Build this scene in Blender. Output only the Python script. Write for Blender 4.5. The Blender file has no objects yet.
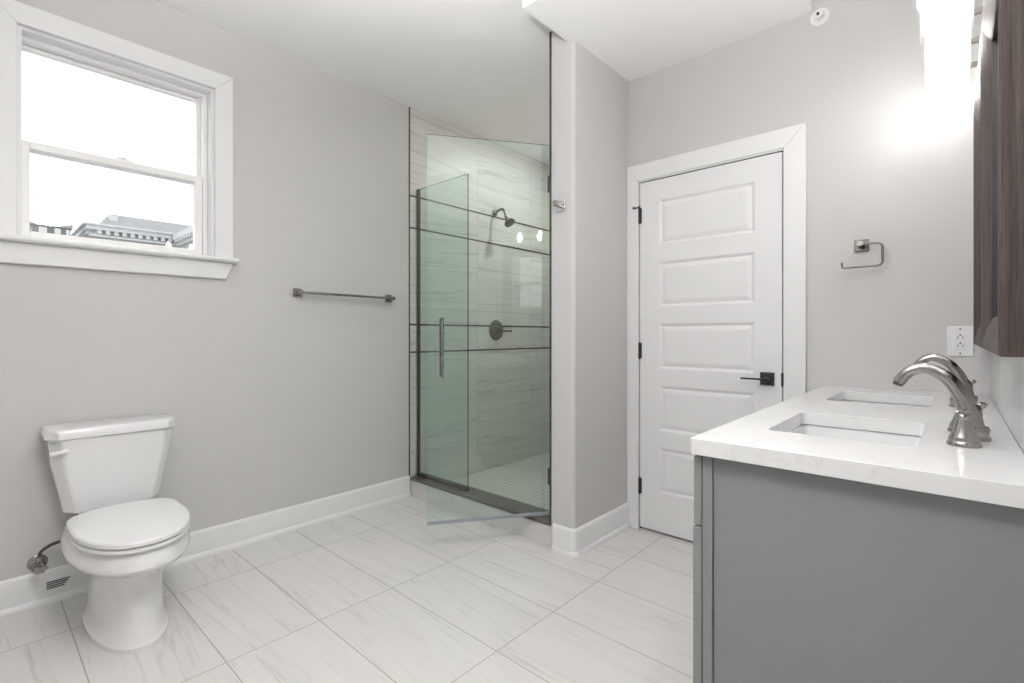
import bpy, bmesh, math, random
from mathutils import Vector, Matrix
PI = math.pi
R = math.radians
scene = bpy.context.scene
COL = scene.collection

# ------------------------------------------------------------------ camera, world, exposure
cam_d = bpy.data.cameras.new('camera')
cam = bpy.data.objects.new('camera', cam_d)
COL.objects.link(cam)
cam.location = (0, 0, 1.1506)
cam.rotation_euler = (PI / 2, 0, 0.7338)
cam_d.sensor_width = 36
cam_d.lens = 490.0 / 1024 * 36
cam_d.shift_y = -7.04 / 1024
cam_d.clip_start = 0.02
scene.camera = cam
scene.view_settings.view_transform = 'Standard'
scene.view_settings.look = 'None'
scene.view_settings.gamma = 1
scene.view_settings.use_curve_mapping = False
scene.view_settings.exposure = 0.28
SKY = 2.0
BULB = 55.0
BOWL_FILL = 370.0  # added bowl fill, out of view
BOWL_FILL_GLOW = 36.0
SHOWER_FILL = 230.0  # added shower fill, out of view
w = bpy.data.worlds.new('sky')
scene.world = w
w.use_nodes = True
bgn = w.node_tree.nodes['Background']
bgn.inputs[0].default_value = (0.92, 0.965, 1.0, 1)
bgn.inputs[1].default_value = SKY
scene.cycles.max_bounces = 14
scene.cycles.diffuse_bounces = 6
scene.cycles.glossy_bounces = 6
scene.cycles.transmission_bounces = 10
scene.cycles.transparent_max_bounces = 24
scene.cycles.caustics_reflective = False
scene.cycles.caustics_refractive = False
scene.cycles.sample_clamp_indirect = 4.0

# ------------------------------------------------------------------ materials
class NT:
    """small node-tree helper"""
    def __init__(s, name):
        s.m = bpy.data.materials.new(name); s.m.use_nodes = True
        s.t = s.m.node_tree; s.t.nodes.clear()
        s.out = s.n('ShaderNodeOutputMaterial')
    def n(s, t, **k):
        nd = s.t.nodes.new(t)
        for a, b in k.items(): setattr(nd, a, b)
        return nd
    def l(s, a, b): s.t.links.new(a, b)
    def setin(s, sock, v):
        if hasattr(v, 'is_output') or isinstance(v, bpy.types.NodeSocket): s.l(v, sock)
        else: sock.default_value = v
    def math(s, op, a, b=None, c=None):
        nd = s.n('ShaderNodeMath', operation=op)
        s.setin(nd.inputs[0], a)
        if b is not None: s.setin(nd.inputs[1], b)
        if c is not None: s.setin(nd.inputs[2], c)
        return nd.outputs[0]
    def mix(s, f, a, b):
        nd = s.n('ShaderNodeMix', data_type='RGBA')
        s.setin(nd.inputs['Factor'], f); s.setin(nd.inputs[6], a); s.setin(nd.inputs[7], b)
        return nd.outputs[2]
    def pos(s):
        return s.n('ShaderNodeTexCoord').outputs['Object']
    def sep(s, v):
        nd = s.n('ShaderNodeSeparateXYZ'); s.l(v, nd.inputs[0]); return nd.outputs
    def comb(s, x, y, z):
        nd = s.n('ShaderNodeCombineXYZ')
        for i, q in enumerate((x, y, z)): s.setin(nd.inputs[i], q)
        return nd.outputs[0]
    def noise(s, v, scale, detail=4, rough=.55, dist=0.0):
        nd = s.n('ShaderNodeTexNoise'); s.l(v, nd.inputs['Vector'])
        nd.inputs['Scale'].default_value = scale; nd.inputs['Detail'].default_value = detail
        nd.inputs['Roughness'].default_value = rough; nd.inputs['Distortion'].default_value = dist
        return nd.outputs['Fac']
    def ramp(s, f, stops):
        nd = s.n('ShaderNodeValToRGB'); s.l(f, nd.inputs[0])
        e = nd.color_ramp.elements
        e[0].position, e[0].color = stops[0]; e[1].position, e[1].color = stops[1]
        for p, c in stops[2:]:
            q = e.new(p); q.color = c
        return nd.outputs[0]
    def bsdf(s, color, rough=.5, metal=0.0, bump=None, bump_s=.1, bump_d=.001, spec=.5, coat=0.0):
        b = s.n('ShaderNodeBsdfPrincipled')
        s.setin(b.inputs['Base Color'], color); s.setin(b.inputs['Roughness'], rough)
        b.inputs['Metallic'].default_value = metal
        b.inputs['Specular IOR Level'].default_value = spec
        b.inputs['Coat Weight'].default_value = coat
        if bump is not None:
            bn = s.n('ShaderNodeBump'); bn.inputs['Strength'].default_value = bump_s
            bn.inputs['Distance'].default_value = bump_d
            s.l(bump, bn.inputs['Height']); s.l(bn.outputs[0], b.inputs['Normal'])
        s.l(b.outputs[0], s.out.inputs[0]); return s.m

def g(v, a=1.0): return (v, v, v, a) if not isinstance(v, tuple) else (*v, a)

def plain(name, col, rough=.5, metal=0.0, vary=.03, scale=9.0, bump=0.0, spec=.5, coat=0.0):
    t = NT(name)
    f = t.noise(t.pos(), scale, 3)
    c0 = tuple(max(0, x * (1 - vary)) for x in col); c1 = tuple(min(1, x * (1 + vary)) for x in col)
    c = t.mix(f, (*c0, 1), (*c1, 1))
    if bump:
        return t.bsdf(c, rough, metal, t.noise(t.pos(), 160, 2), bump, .002, spec, coat)
    return t.bsdf(c, rough, metal, spec=spec, coat=coat)

def brushed(name, col, rough=.28):
    t = NT(name)
    p = t.n('ShaderNodeMapping'); t.l(t.pos(), p.inputs[0]); p.inputs['Scale'].default_value = (60, 60, 60)
    f = t.noise(p.outputs[0], 1.0, 3)
    c = t.mix(f, (*[x * .93 for x in col], 1), (*[min(1, x * 1.06) for x in col], 1))
    r = t.math('MULTIPLY_ADD', f, .12, rough - .06)
    return t.bsdf(c, r, 1.0)

def tile_marble(name, ax_u, ax_v, u0, v0, su, sv, grout_w, base, vein, grout, rough, stretch=(1.0, 7.0), strength=.8, bond=0.0):
    """stone-look tiles laid on a grid; u along the veins"""
    t = NT(name)
    xyz = t.sep(t.pos())
    u = t.math('SUBTRACT', xyz[ax_u], u0); v = t.math('SUBTRACT', xyz[ax_v], v0)
    fu = t.math('DIVIDE', u, su); fv = t.math('DIVIDE', v, sv)
    iv = t.math('FLOOR', fv)
    if bond:
        fu = t.math('ADD', fu, t.math('MULTIPLY', iv, bond))
    iu = t.math('FLOOR', fu)
    ru = t.math('FRACT', fu); rv = t.math('FRACT', fv)
    du = t.math('MULTIPLY', t.math('MINIMUM', ru, t.math('SUBTRACT', 1.0, ru)), su)
    dv = t.math('MULTIPLY', t.math('MINIMUM', rv, t.math('SUBTRACT', 1.0, rv)), sv)
    d = t.math('MINIMUM', du, dv)
    gm = t.math('LESS_THAN', d, grout_w / 2)
    wn = t.n('ShaderNodeTexWhiteNoise', noise_dimensions='3D')
    t.l(t.comb(iu, iv, 3.7), wn.inputs['Vector'])
    rnd = t.sep(wn.outputs['Color'])
    # every tile is cut from its own place in the slab
    pu = t.math('MULTIPLY_ADD', rnd[0], 17.0, t.math('MULTIPLY', u, stretch[0]))
    pv = t.math('MULTIPLY_ADD', rnd[1], 23.0, t.math('MULTIPLY', t.math('ADD', t.math('MULTIPLY', u, t.math('MULTIPLY_ADD', rnd[2], .14, -.07)), v), stretch[1]))
    p = t.comb(pu, pv, 0.0)
    n1 = t.noise(p, 1.0, 5, .55, .12)
    n2 = t.noise(p, 1.7, 5, .55, .1)
    band = t.math('ABSOLUTE', t.math('SUBTRACT', n1, .5))
    v1 = t.n('ShaderNodeMapRange'); t.l(band, v1.inputs[0])
    v1.inputs[1].default_value = 0.0; v1.inputs[2].default_value = .035; v1.inputs[3].default_value = 1.0; v1.inputs[4].default_value = 0.0
    amp = t.n('ShaderNodeMapRange'); t.l(n2, amp.inputs[0])
    amp.inputs[1].default_value = .42; amp.inputs[2].default_value = .66
    vv = t.math('MULTIPLY', t.math('MULTIPLY', v1.outputs[0], amp.outputs[0]), strength)
    cloud = t.n('ShaderNodeMapRange'); t.l(n1, cloud.inputs[0])
    cloud.inputs[1].default_value = .3; cloud.inputs[2].default_value = .72
    cl = t.math('MULTIPLY', cloud.outputs[0], .26 * strength)
    c = t.mix(t.math('MINIMUM', t.math('ADD', vv, cl), 1.0), (*base, 1), (*vein, 1))
    c = t.mix(t.math('MULTIPLY', rnd[2], .10), c, (*[x * .75 for x in base], 1))
    c = t.mix(gm, c, (*grout, 1))
    r = t.math('MULTIPLY_ADD', gm, .45, rough)
    h = t.math('SUBTRACT', 1.0, gm)
    return t.bsdf(c, r, 0, h, .35, .001)

def wood(name, c0, c1, axis=2, rough=.55):
    t = NT(name)
    mp = t.n('ShaderNodeMapping'); t.l(t.pos(), mp.inputs[0])
    sc = [130.0, 130.0, 130.0]; sc[axis] = 2.5
    mp.inputs['Scale'].default_value = sc
    f1 = t.noise(mp.outputs[0], 1.0, 5, .65, .3)
    mp2 = t.n('ShaderNodeMapping'); t.l(t.pos(), mp2.inputs[0])
    sc2 = [500.0, 500.0, 500.0]; sc2[axis] = 12.0
    mp2.inputs['Scale'].default_value = sc2
    f2 = t.noise(mp2.outputs[0], 1.0, 3, .6)
    c = t.ramp(f1, [(.3, (*c0, 1)), (.72, (*c1, 1))])
    c = t.mix(t.math('MULTIPLY', t.math('GREATER_THAN', f2, .56), .35), c, (*[x * .55 for x in c0], 1))
    return t.bsdf(c, rough, 0, f2, .25, .001, .2)

def thin_glass(name, tint, refl=1.0, rough=0.0, haze=0.0, ior=1.5):
    t = NT(name)
    tr = t.n('ShaderNodeBsdfTransparent'); tr.inputs[0].default_value = (*tint, 1)
    gl = t.n('ShaderNodeBsdfGlossy'); gl.inputs['Roughness'].default_value = rough
    gl.inputs[0].default_value = (1, 1, 1, 1)
    fr = t.n('ShaderNodeFresnel'); fr.inputs[0].default_value = ior
    ge = t.n('ShaderNodeNewGeometry')
    front = t.math('SUBTRACT', 1.0, ge.outputs['Backfacing'])
    fac = t.math('MINIMUM', t.math('MULTIPLY', t.math('MULTIPLY', fr.outputs[0], front), refl), 1.0)
    mx = t.n('ShaderNodeMixShader'); t.l(fac, mx.inputs[0]); t.l(tr.outputs[0], mx.inputs[1]); t.l(gl.outputs[0], mx.inputs[2])
    last = mx.outputs[0]
    if haze:
        tl = t.n('ShaderNodeBsdfTranslucent'); tl.inputs[0].default_value = (.95, .95, .95, 1)
        m2 = t.n('ShaderNodeMixShader')
        f = t.math('MULTIPLY', t.noise(t.pos(), 60, 3), haze * 2)
        t.l(f, m2.inputs[0]); t.l(last, m2.inputs[1]); t.l(tl.outputs[0], m2.inputs[2])
        last = m2.outputs[0]
    t.l(last, t.out.inputs[0]); return t.m

def glow(name, col, strength):
    t = NT(name)
    e = t.n('ShaderNodeEmission'); e.inputs[0].default_value = (*col, 1); e.inputs[1].default_value = strength
    t.l(e.outputs[0], t.out.inputs[0]); return t.m

M = {}
M['paint'] = plain('greige_wall_paint', (.54, .534, .526), .75, vary=.012, scale=3, bump=.04)
M['ceil'] = plain('ceiling_white', (.90, .90, .90), .8, vary=.01, scale=3, bump=.03)
M['trim'] = plain('trim_white', (.76, .76, .757), .42, vary=.01)
M['door'] = plain('door_white', (.75, .75, .75), .45, vary=.01)
M['vinyl'] = plain('window_vinyl', (.86, .85, .84), .4, vary=.01)
M['porc'] = plain('porcelain_white', (.75, .75, .75), .12, vary=.005, coat=.4)
M['plastic'] = plain('white_plastic', (.77, .77, .77), .3, vary=.01)
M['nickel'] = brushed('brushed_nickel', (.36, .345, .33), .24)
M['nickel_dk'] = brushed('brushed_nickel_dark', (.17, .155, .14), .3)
M['nickel_bk'] = brushed('brushed_nickel_blackish', (.085, .08, .075), .3)  # darkest nickel tone, for the paper holder plate
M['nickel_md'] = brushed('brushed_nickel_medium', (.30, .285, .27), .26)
M['chrome'] = plain('polished_chrome', (.70, .70, .71), .1, 1.0, .02)
M['bronze'] = plain('dark_bronze_metal', (.10, .085, .07), .4, .8, .1)
M['black'] = plain('matte_black_metal', (.012, .012, .012), .45, 0, .2)
M['dark'] = plain('dark_void', (.02, .02, .02), .9)
M['grey_cab'] = plain('grey_cabinet_paint', (.215, .215, .222), .5, vary=.02, scale=5)
M['quartz'] = None
M['hose'] = plain('braided_hose', (.06, .055, .05), .45, .6, .3, 300)
M['mirror'] = plain('mirror_silver', (.92, .93, .93), .005, 1.0, .0)
M['wood'] = wood('grey_brown_wood', (.024, .018, .018), (.090, .068, .060))
M['glass'] = thin_glass('shower_glass', (.90, .958, .938), 1.7)
M['glass_edge'] = plain('shower_glass_edge', (.035, .07, .062), .2, 0, .1)
M['pane'] = thin_glass('window_pane', (.985, .99, .99), 1.0)
M['shade'] = thin_glass('seeded_shade_glass', (.97, .97, .97), 1.2, .03, .10)
M['bulb'] = glow('bulb_glow', (1.0, .975, .94), BULB)
M['fill_glow'] = glow('added_fill_glow', (1.0, .985, .97), BOWL_FILL)
M['shower_fill_glow'] = glow('added_shower_glow', (1.0, .985, .96), SHOWER_FILL)
M['bowl'] = glow('added_bowl_glow', (1.0, .985, .97), BOWL_FILL_GLOW)
M['gasket'] = plain('grey_vinyl_seal', (.27, .29, .32), .3, 0, .05)
M['stone_top'] = plain('dark_bronze_stone', (.085, .077, .068), .35, 0, .25, 40)
M['stone_fac'] = plain('pale_stone_facade', (.33, .325, .32), .9, 0, .18, 2.5)
M['stone_lt'] = plain('pale_cornice_stone', (.46, .455, .45), .9, 0, .1, 4)
M['stone_dk'] = plain('weathered_stone', (.20, .20, .195), .9, 0, .2, 4)
M['slate'] = plain('grey_roof_slate', (.26, .257, .255), .9, 0, .15, 6)
M['asphalt'] = plain('street_pale_concrete', (.45, .445, .44), .95, 0, .15, 1)
M['grille'] = plain('grey_plate_metal', (.33, .33, .32), .5, .3, .05)

FT = (.675, .663, .645); FV = (.42, .41, .40)
M['floor'] = tile_marble('floor_stone_tile', 0, 1, -1.895, .606, .662, .3393, .0038, FT, FV, (.36, .35, .34), .30, (0.8, 13.0), .55)
M['curb_tile'] = tile_marble('curb_stone_tile', 0, 2, -2.2, -.2, .662, .35, .003, (.62, .61, .595), (.42, .42, .41), (.45, .44, .43), .3, (1.3, 6), .4)
M['wall_tile'] = tile_marble('shower_stone_tile', 1, 2, 2.112, .30, .677, .347, .003, (.64, .625, .59), (.33, .325, .315), (.36, .35, .33), .42, (0.7, 13.0), .75)
M['wall_tile_x'] = tile_marble('shower_stone_tile_back', 0, 2, -2.89, .30, .677, .347, .003, (.64, .625, .59), (.33, .325, .315), (.36, .35, .33), .42, (0.7, 13.0), .75)
M['mosaic'] = tile_marble('shower_mosaic_tile', 0, 1, -2.89, 2.1, .052, .052, .006, (.62, .61, .57), (.40, .39, .37), (.40, .39, .37), .35, (2, 4), .5)
M['splash'] = tile_marble('splash_tile', 1, 2, .2, .9143, .305, .61, .003, (.62, .62, .62), (.55, .55, .55), (.5, .5, .5), .18, (1, 5), .3)

def quartz():
    t = NT('white_quartz')
    f = t.noise(t.pos(), 2.2, 6, .6, 1.2)
    band = t.math('ABSOLUTE', t.math('SUBTRACT', f, .5))
    v = t.ramp(band, [(0.0, (.69, .685, .68, 1)), (.010, (.74, .74, .737, 1))])
    sp = t.noise(t.pos(), 90, 2)
    c = t.mix(t.math('MULTIPLY', t.math('GREATER_THAN', sp, .66), .12), v, (.55, .55, .55, 1))
    return t.bsdf(c, .14, 0)
M['quartz'] = quartz()

# ------------------------------------------------------------------ mesh builder
class MB:
    def __init__(s): s.v = []; s.f = []; s.mi = []; s.cur = 0
    def add(s, vs, fs):
        o = len(s.v); s.v += [tuple(p) for p in vs]
        for f in fs: s.f.append([i + o for i in f]); s.mi.append(s.cur)
        return s
    def box(s, x0, x1, y0, y1, z0, z1):
        if x0 > x1: x0, x1 = x1, x0
        if y0 > y1: y0, y1 = y1, y0
        if z0 > z1: z0, z1 = z1, z0
        return s.add([(x0, y0, z0), (x1, y0, z0), (x1, y1, z0), (x0, y1, z0), (x0, y0, z1), (x1, y0, z1), (x1, y1, z1), (x0, y1, z1)],
                     [(0, 3, 2, 1), (4, 5, 6, 7), (0, 1, 5, 4), (1, 2, 6, 5), (2, 3, 7, 6), (3, 0, 4, 7)])
    def loft(s, rings, close=True, cap0=True, cap1=True):
        n = len(rings[0]); vs = [p for r in rings for p in r]; fs = []
        for i in range(len(rings) - 1):
            for j in range(n if close else n - 1):
                k = (j + 1) % n
                fs.append((i * n + j, i * n + k, (i + 1) * n + k, (i + 1) * n + j))
        if cap0: fs.append(tuple(range(n - 1, -1, -1)))
        if cap1: fs.append(tuple((len(rings) - 1) * n + j for j in range(n)))
        return s.add(vs, fs)
    def lathe(s, prof, c=(0, 0, 0), ax='z', seg=28, cap=True):
        """prof: (radius, height) pairs along axis"""
        rings = []
        for r, h in prof:
            ring = []
            for i in range(seg):
                a = 2 * PI * i / seg
                p, q = r * math.cos(a), r * math.sin(a)
                if ax == 'z': ring.append((c[0] + p, c[1] + q, c[2] + h))
                elif ax == 'y': ring.append((c[0] + q, c[1] + h, c[2] + p))
                else: ring.append((c[0] + h, c[1] + p, c[2] + q))
            rings.append(ring)
        return s.loft(rings, True, cap, cap)
    def tube(s, path, rad, seg=14, cap=True):
        """rad: number or list of radii (or (ra, rb) tuples)"""
        P = [Vector(p) for p in path]; rings = []
        prev = None
        for i, p in enumerate(P):
            t = (P[min(i + 1, len(P) - 1)] - P[max(i - 1, 0)]).normalized()
            if prev is None:
                up = Vector((0, 0, 1)) if abs(t.z) < .9 else Vector((0, 1, 0))
                n = (up - t * up.dot(t)).normalized()
            else:
                n = (prev - t * prev.dot(t)).normalized()
            prev = n; b = t.cross(n)
            r = rad[i] if isinstance(rad, (list, tuple)) else rad
            ra, rb = r if isinstance(r, tuple) else (r, r)
            rings.append([tuple(p + n * (ra * math.cos(2 * PI * k / seg)) + b * (rb * math.sin(2 * PI * k / seg))) for k in range(seg)])
        return s.loft(rings, True, cap, cap)
    def prism(s, poly, z0, z1):
        n = len(poly)
        return s.loft([[(x, y, z0) for x, y in poly], [(x, y, z1) for x, y in poly]])
    def xprism(s, poly, x0, x1):  # poly in (y,z)
        return s.loft([[(x0, y, z) for y, z in poly], [(x1, y, z) for y, z in poly]])
    def yprism(s, poly, y0, y1):  # poly in (x,z)
        return s.loft([[(x, y0, z) for x, z in poly], [(x, y1, z) for x, z in poly]])

def wloc(o):
    v = Vector((0, 0, 0))
    while o is not None: v += o.location; o = o.parent
    return v

def link(name, mb, mat, parent=None, smooth=False, bevel=0.0, local=False, subsurf=0, seg=2, angle=40):
    off = Vector((0, 0, 0)) if (parent is None or local) else wloc(parent)
    me = bpy.data.meshes.new(name)
    me.from_pydata([tuple(Vector(p) - off) for p in mb.v], [], mb.f)
    mats = mat if isinstance(mat, (list, tuple)) else [mat]
    for m in mats: me.materials.append(m)
    for p, i in zip(me.polygons, mb.mi): p.material_index = min(i, len(mats) - 1)
    bm = bmesh.new(); bm.from_mesh(me); bmesh.ops.recalc_face_normals(bm, faces=bm.faces); bm.to_mesh(me); bm.free()
    o = bpy.data.objects.new(name, me); COL.objects.link(o)
    if parent is not None: o.parent = parent
    if bevel:
        b = o.modifiers.new('bevel', 'BEVEL'); b.width = bevel; b.segments = seg; b.limit_method = 'ANGLE'; b.angle_limit = R(angle)
        b.harden_normals = False
    if subsurf:
        q = o.modifiers.new('sub', 'SUBSURF'); q.levels = subsurf; q.render_levels = subsurf
    if smooth or bevel or subsurf:
        for p in me.polygons: p.use_smooth = True
        try:
            me.set_sharp_from_angle(angle=R(38))
        except Exception: pass
    return o

def tag(o, label, cat, group=None):
    o['label'] = label; o['category'] = cat
    if group: o['group'] = group
    return o
def thing(name, label, cat, loc=(0, 0, 0), rz=0.0, group=None):
    o = bpy.data.objects.new(name, None); COL.objects.link(o)
    o.location = loc; o.rotation_euler = (0, 0, rz); o.empty_display_size = .05
    return tag(o, label, cat, group)
def struct(name, mb, mat, **k):
    o = link(name, mb, mat, **k); o['kind'] = 'structure'; return o
def dup_tree(root, loc, label):
    """copy of a thing with copies of its parts and sub-parts"""
    r = root.copy(); COL.objects.link(r); r.location = loc; r['label'] = label
    for ch in list(root.children):
        c = ch.copy(); COL.objects.link(c); c.parent = r
        for gc in list(ch.children):
            d = gc.copy(); COL.objects.link(d); d.parent = c
    return r
def rrect(x0, x1, y0, y1, r, seg=5):
    pts = []
    for cx, cy, a0 in ((x1 - r, y1 - r, 0), (x0 + r, y1 - r, 90), (x0 + r, y0 + r, 180), (x1 - r, y0 + r, 270)):
        for i in range(seg + 1):
            a = R(a0 + 90 * i / seg); pts.append((cx + r * math.cos(a), cy + r * math.sin(a)))
    return pts
def arc(cx, cy, r, a0, a1, n):
    return [(cx + r * math.cos(R(a0 + (a1 - a0) * i / n)), cy + r * math.sin(R(a0 + (a1 - a0) * i / n))) for i in range(n + 1)]
def smooth_path(pts, n=6):
    """Catmull-Rom through points"""
    P = [Vector(p) for p in pts]; out = []
    for i in range(len(P) - 1):
        p0 = P[max(i - 1, 0)]; p1 = P[i]; p2 = P[i + 1]; p3 = P[min(i + 2, len(P) - 1)]
        for k in range(n):
            t = k / n
            out.append(.5 * ((2 * p1) + (p2 - p0) * t + (2 * p0 - 5 * p1 + 4 * p2 - p3) * t * t + (3 * p1 - p0 - 3 * p2 + p3) * t ** 3))
    out.append(P[-1]); return out

# ------------------------------------------------------------------ the setting
XA, YB, XC = -2.8914, 2.6658, .105       # window wall, door wall, vanity wall (inner faces)
YR, ZC, ZS = -1.75, 2.776, 2.676         # rear wall, ceiling, soffit
YS, YD, XD = 2.112, 2.096, -1.458        # shower tile start, partition end face, partition room face
SB = 3.86                                # shower back wall
T = .16

# window opening in the left wall
WY0, WY1, WZ0, WZ1 = .135, .865, 1.545, 2.440
mb = MB()
mb.box(XA - T, XA, YR - T, WY0, -.2, ZC + .1).box(XA - T, XA, WY1, YS, -.2, ZC + .1)
mb.box(XA - T, XA, WY0, WY1, -.2, WZ0).box(XA - T, XA, WY0, WY1, WZ1, ZC + .1)
struct('wall_left', mb, M['paint'])
struct('wall_shower_left', MB().box(XA - T, XA, YS, SB + T, -.2, ZC + .1), M['wall_tile'])
struct('wall_shower_back', MB().box(XA, -1.5, SB, SB + T, -.2, ZC + .1), M['wall_tile_x'])
struct('wall_shower_right', MB().box(-1.608, -1.598, YS, SB, -.2, ZC), M['wall_tile'])
# partition between shower and door, bullnosed corner
r = .022
poly = [(-1.598, YS), (-1.606, YD), *arc(XD - r, YD + r, r, -90, 0, 8), (XD, YB), (-1.40, YB), (-1.40, YB + T), (-1.5, YB + T), (-1.5, SB + T), (-1.598, SB + T)]
struct('wall_partition', MB().prism(poly, -.2, ZC + .1), M['paint'], smooth=True)
# door wall, with a recess for the door
DX0, DX1, DZ = -1.385, -.6185, 2.050
mb = MB().box(-1.40, DX0, YB, YB + T, -.2, ZC + .1).box(DX1, XC + T, YB, YB + T, -.2, ZC + .1).box(DX0, DX1, YB, YB + T, DZ, ZC + .1)
struct('wall_back', mb, M['paint'])
struct('wall_right', MB().box(XC, XC + T, YR - T, YB, -.2, ZC + .1), M['paint'])
struct('wall_front', MB().box(XA - T, XC + T, YR - T, YR, -.2, ZC + .1), M['paint'])
struct('floor', MB().box(XA - T, XC + T, YR - T, SB + T, -.15, 0), M['floor'])
struct('ceiling', MB().box(XA - T, XC + T, YR - T, SB + T, ZC, ZC + .12), M['ceil'])
struct('ceiling_soffit', MB().box(-1.4966, -.497, 1.7353, YB, ZS, ZC), M['ceil'])
struct('floor_shower', MB().box(XA, -1.608, YS + .13, SB, 0, .022), M['mosaic'])

# shower curb: tiled front, dark top
struct('trim_1', MB().box(XA, -1.594, YS + .003, YS + .14, 0, .112), M['curb_tile'])
struct('trim_2', MB().box(XA + .002, -1.600, YS - .004, YS + .15, .112, .128), M['stone_top'], bevel=.002)
# dark edge strips where the tile starts
struct('trim_3', MB().box(XA, XA + .003, YS - .007, YS + .003, .128, ZC), M['bronze'])
struct('trim_4', MB().box(-1.617, -1.604, YD - .002, YD + .016, .128, ZC), M['bronze'])
# dark pencil strips between the tile courses
for i, z in enumerate((2.146, 1.917, 1.222, 1.023)):
    mb = MB().box(XA, XA + .003, YS + .003, SB, z - .006, z + .006).box(XA, -1.61, SB - .003, SB, z - .006, z + .006)
    struct('trim_%d' % (i + 5), mb, M['bronze'])

# baseboards: profile swept along the wall foot
def sweep(path, prof, closed_ends=True):
    """path: 2D points, room side on the LEFT; prof: (offset into room, z)"""
    n = len(path); rings = []
    for i, (x, y) in enumerate(path):
        dirs = []
        if i > 0: dirs.append(Vector((x - path[i - 1][0], y - path[i - 1][1])).normalized())
        if i < n - 1: dirs.append(Vector((path[i + 1][0] - x, path[i + 1][1] - y)).normalized())
        nr = [Vector((-d.y, d.x)) for d in dirs]
        m = sum(nr, Vector((0, 0))).normalized(); k = 1 / max(.3, m.dot(nr[0]))
        rings.append([(x + m.x * o * k, y + m.y * o * k, z) for o, z in prof])
    return MB().loft(rings)
BP = [(0, 0), (.026, 0), (.0255, .012), (.022, .022), (.014, .028), (.014, .128), (.011, .136), (.004, .142), (0, .142)]
BP = [(o, z + .0005) for o, z in BP]
struct('baseboard_left', sweep([(XA, YS - .005), (XA, YR)], BP), M['trim'], smooth=True)
r2 = .022
bpath = [(XD, YB - .022), (XD, YD + r2)] + arc(XD - r2, YD + r2, r2, 0, -90, 6)[1:] + [(-1.588, YD)]
struct('baseboard_shower', sweep(bpath[::-1], [(-o, z) for o, z in BP]), M['trim'], smooth=True)
struct('baseboard_front', sweep([(XA, YR), (XC, YR)], BP), M['trim'], smooth=True)
struct('baseboard_right', sweep([(XC, YR), (XC, 1.10)], BP), M['trim'], smooth=True)

# ------------------------------------------------------------------ window
win = link('window_1', MB().box(XA - .155, XA - .001, WY0 - .001, WY0 + .014, WZ0, WZ1).box(XA - .155, XA - .001, WY1 - .014, WY1 + .001, WZ0, WZ1)
           .box(XA - .155, XA - .001, WY0 + .014, WY1 - .014, WZ1 - .014, WZ1 + .001), M['trim'], bevel=.001)
win['kind'] = 'structure'
cw = .087
def mitre_frame(mb, y0, y1, z0, z1, wd, x0, x1, bottom=False):
    a = [(y0 - wd, z0), (y0, z0), (y0, z1), (y0 - wd, z1 + wd)]
    b = [(y1 + wd, z0), (y1, z0), (y1, z1), (y1 + wd, z1 + wd)]
    c = [(y0 - wd, z1 + wd), (y0, z1), (y1, z1), (y1 + wd, z1 + wd)]
    for q in (a, b, c): mb.xprism(q, x0, x1)
    return mb
link('casing', mitre_frame(MB(), WY0, WY1, WZ0 + .01, WZ1, cw, XA, XA + .02), M['trim'], win, bevel=.003)
# stool with rounded nose and horns
nose = [(XA - .06, 1.532), (XA + .052, 1.532), (XA + .060, 1.538), (XA + .062, 1.5445), (XA + .060, 1.551), (XA + .052, 1.556), (XA - .06, 1.556)]
mb = MB().yprism([(x, z) for x, z in nose if True], WY0 + .014, WY1 - .014)
nose2 = [(XA, 1.532), (XA + .052, 1.532), (XA + .060, 1.538), (XA + .062, 1.5445), (XA + .060, 1.551), (XA + .052, 1.556), (XA, 1.556)]
mb.yprism(nose2, WY0 - cw - .03, WY0 + .014).yprism(nose2, WY1 - .014, WY1 + cw + .014)
link('stool', mb, M['trim'], win, smooth=True)
mb = MB()
ap = [(XA, 1.532), (XA + .026, 1.532), (XA + .022, 1.447), (XA + .018, 1.443), (XA, 1.443)]
r0 = [(x, WY0 - cw + (0 if z > 1.5 else .02), z) for x, z in ap]; r1 = [(x, WY1 + cw - (0 if z > 1.5 else .035), z) for x, z in ap]
mb.loft([r0, r1])
link('apron', mb, M['trim'], win, bevel=.002)
# vinyl frame and two sashes
ZM = 1.966
VF0, VF1 = WY0 + .001, WY1 - .014
mb = MB().box(XA - .15, XA - .058, VF0, VF0 + .004, WZ0, WZ1 - .014).box(XA - .15, XA - .058, .830, VF1, WZ0, WZ1 - .014)
mb.box(XA - .15, XA - .058, VF0 + .004, .830, WZ1 - .030, WZ1 - .014).box(XA - .15, XA - .06, VF0 + .004, .830, WZ0, WZ0 + .02)
mb.box(XA - .100, XA - .096, .818, .830, ZM, WZ1 - .030)
link('window_frame', mb, M['vinyl'], win, bevel=.0015)
S0, S1 = WY0 + .0052, .829
def sash(name, x0, x1, z0, z1, st, rt, rb, glassx, st1=None):
    st1 = st1 or st
    mb = MB().box(x0, x1, S0, S0 + st, z0, z1).box(x0, x1, S1 - st1, S1, z0, z1)
    mb.box(x0, x1, S0 + st, S1 - st1, z1 - rt, z1).box(x0, x1, S0 + st, S1 - st1, z0, z0 + rb)
    o = link(name, mb, M['vinyl'], win, bevel=.003)
    link('pane', MB().box(glassx, glassx + .004, S0 + st - .004, S1 - st1 + .004, z0 + rb - .004, z1 - rt + .004), M['pane'], o)
    return o
lo = sash('lower_sash', XA - .095, XA - .062, 1.560, ZM + .018, .036, .034, .036, XA - .08)
up = sash('upper_sash', XA - .135, XA - .103, ZM - .018, WZ1 - .032, .010, .018, .034, XA - .12, .016)
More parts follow.
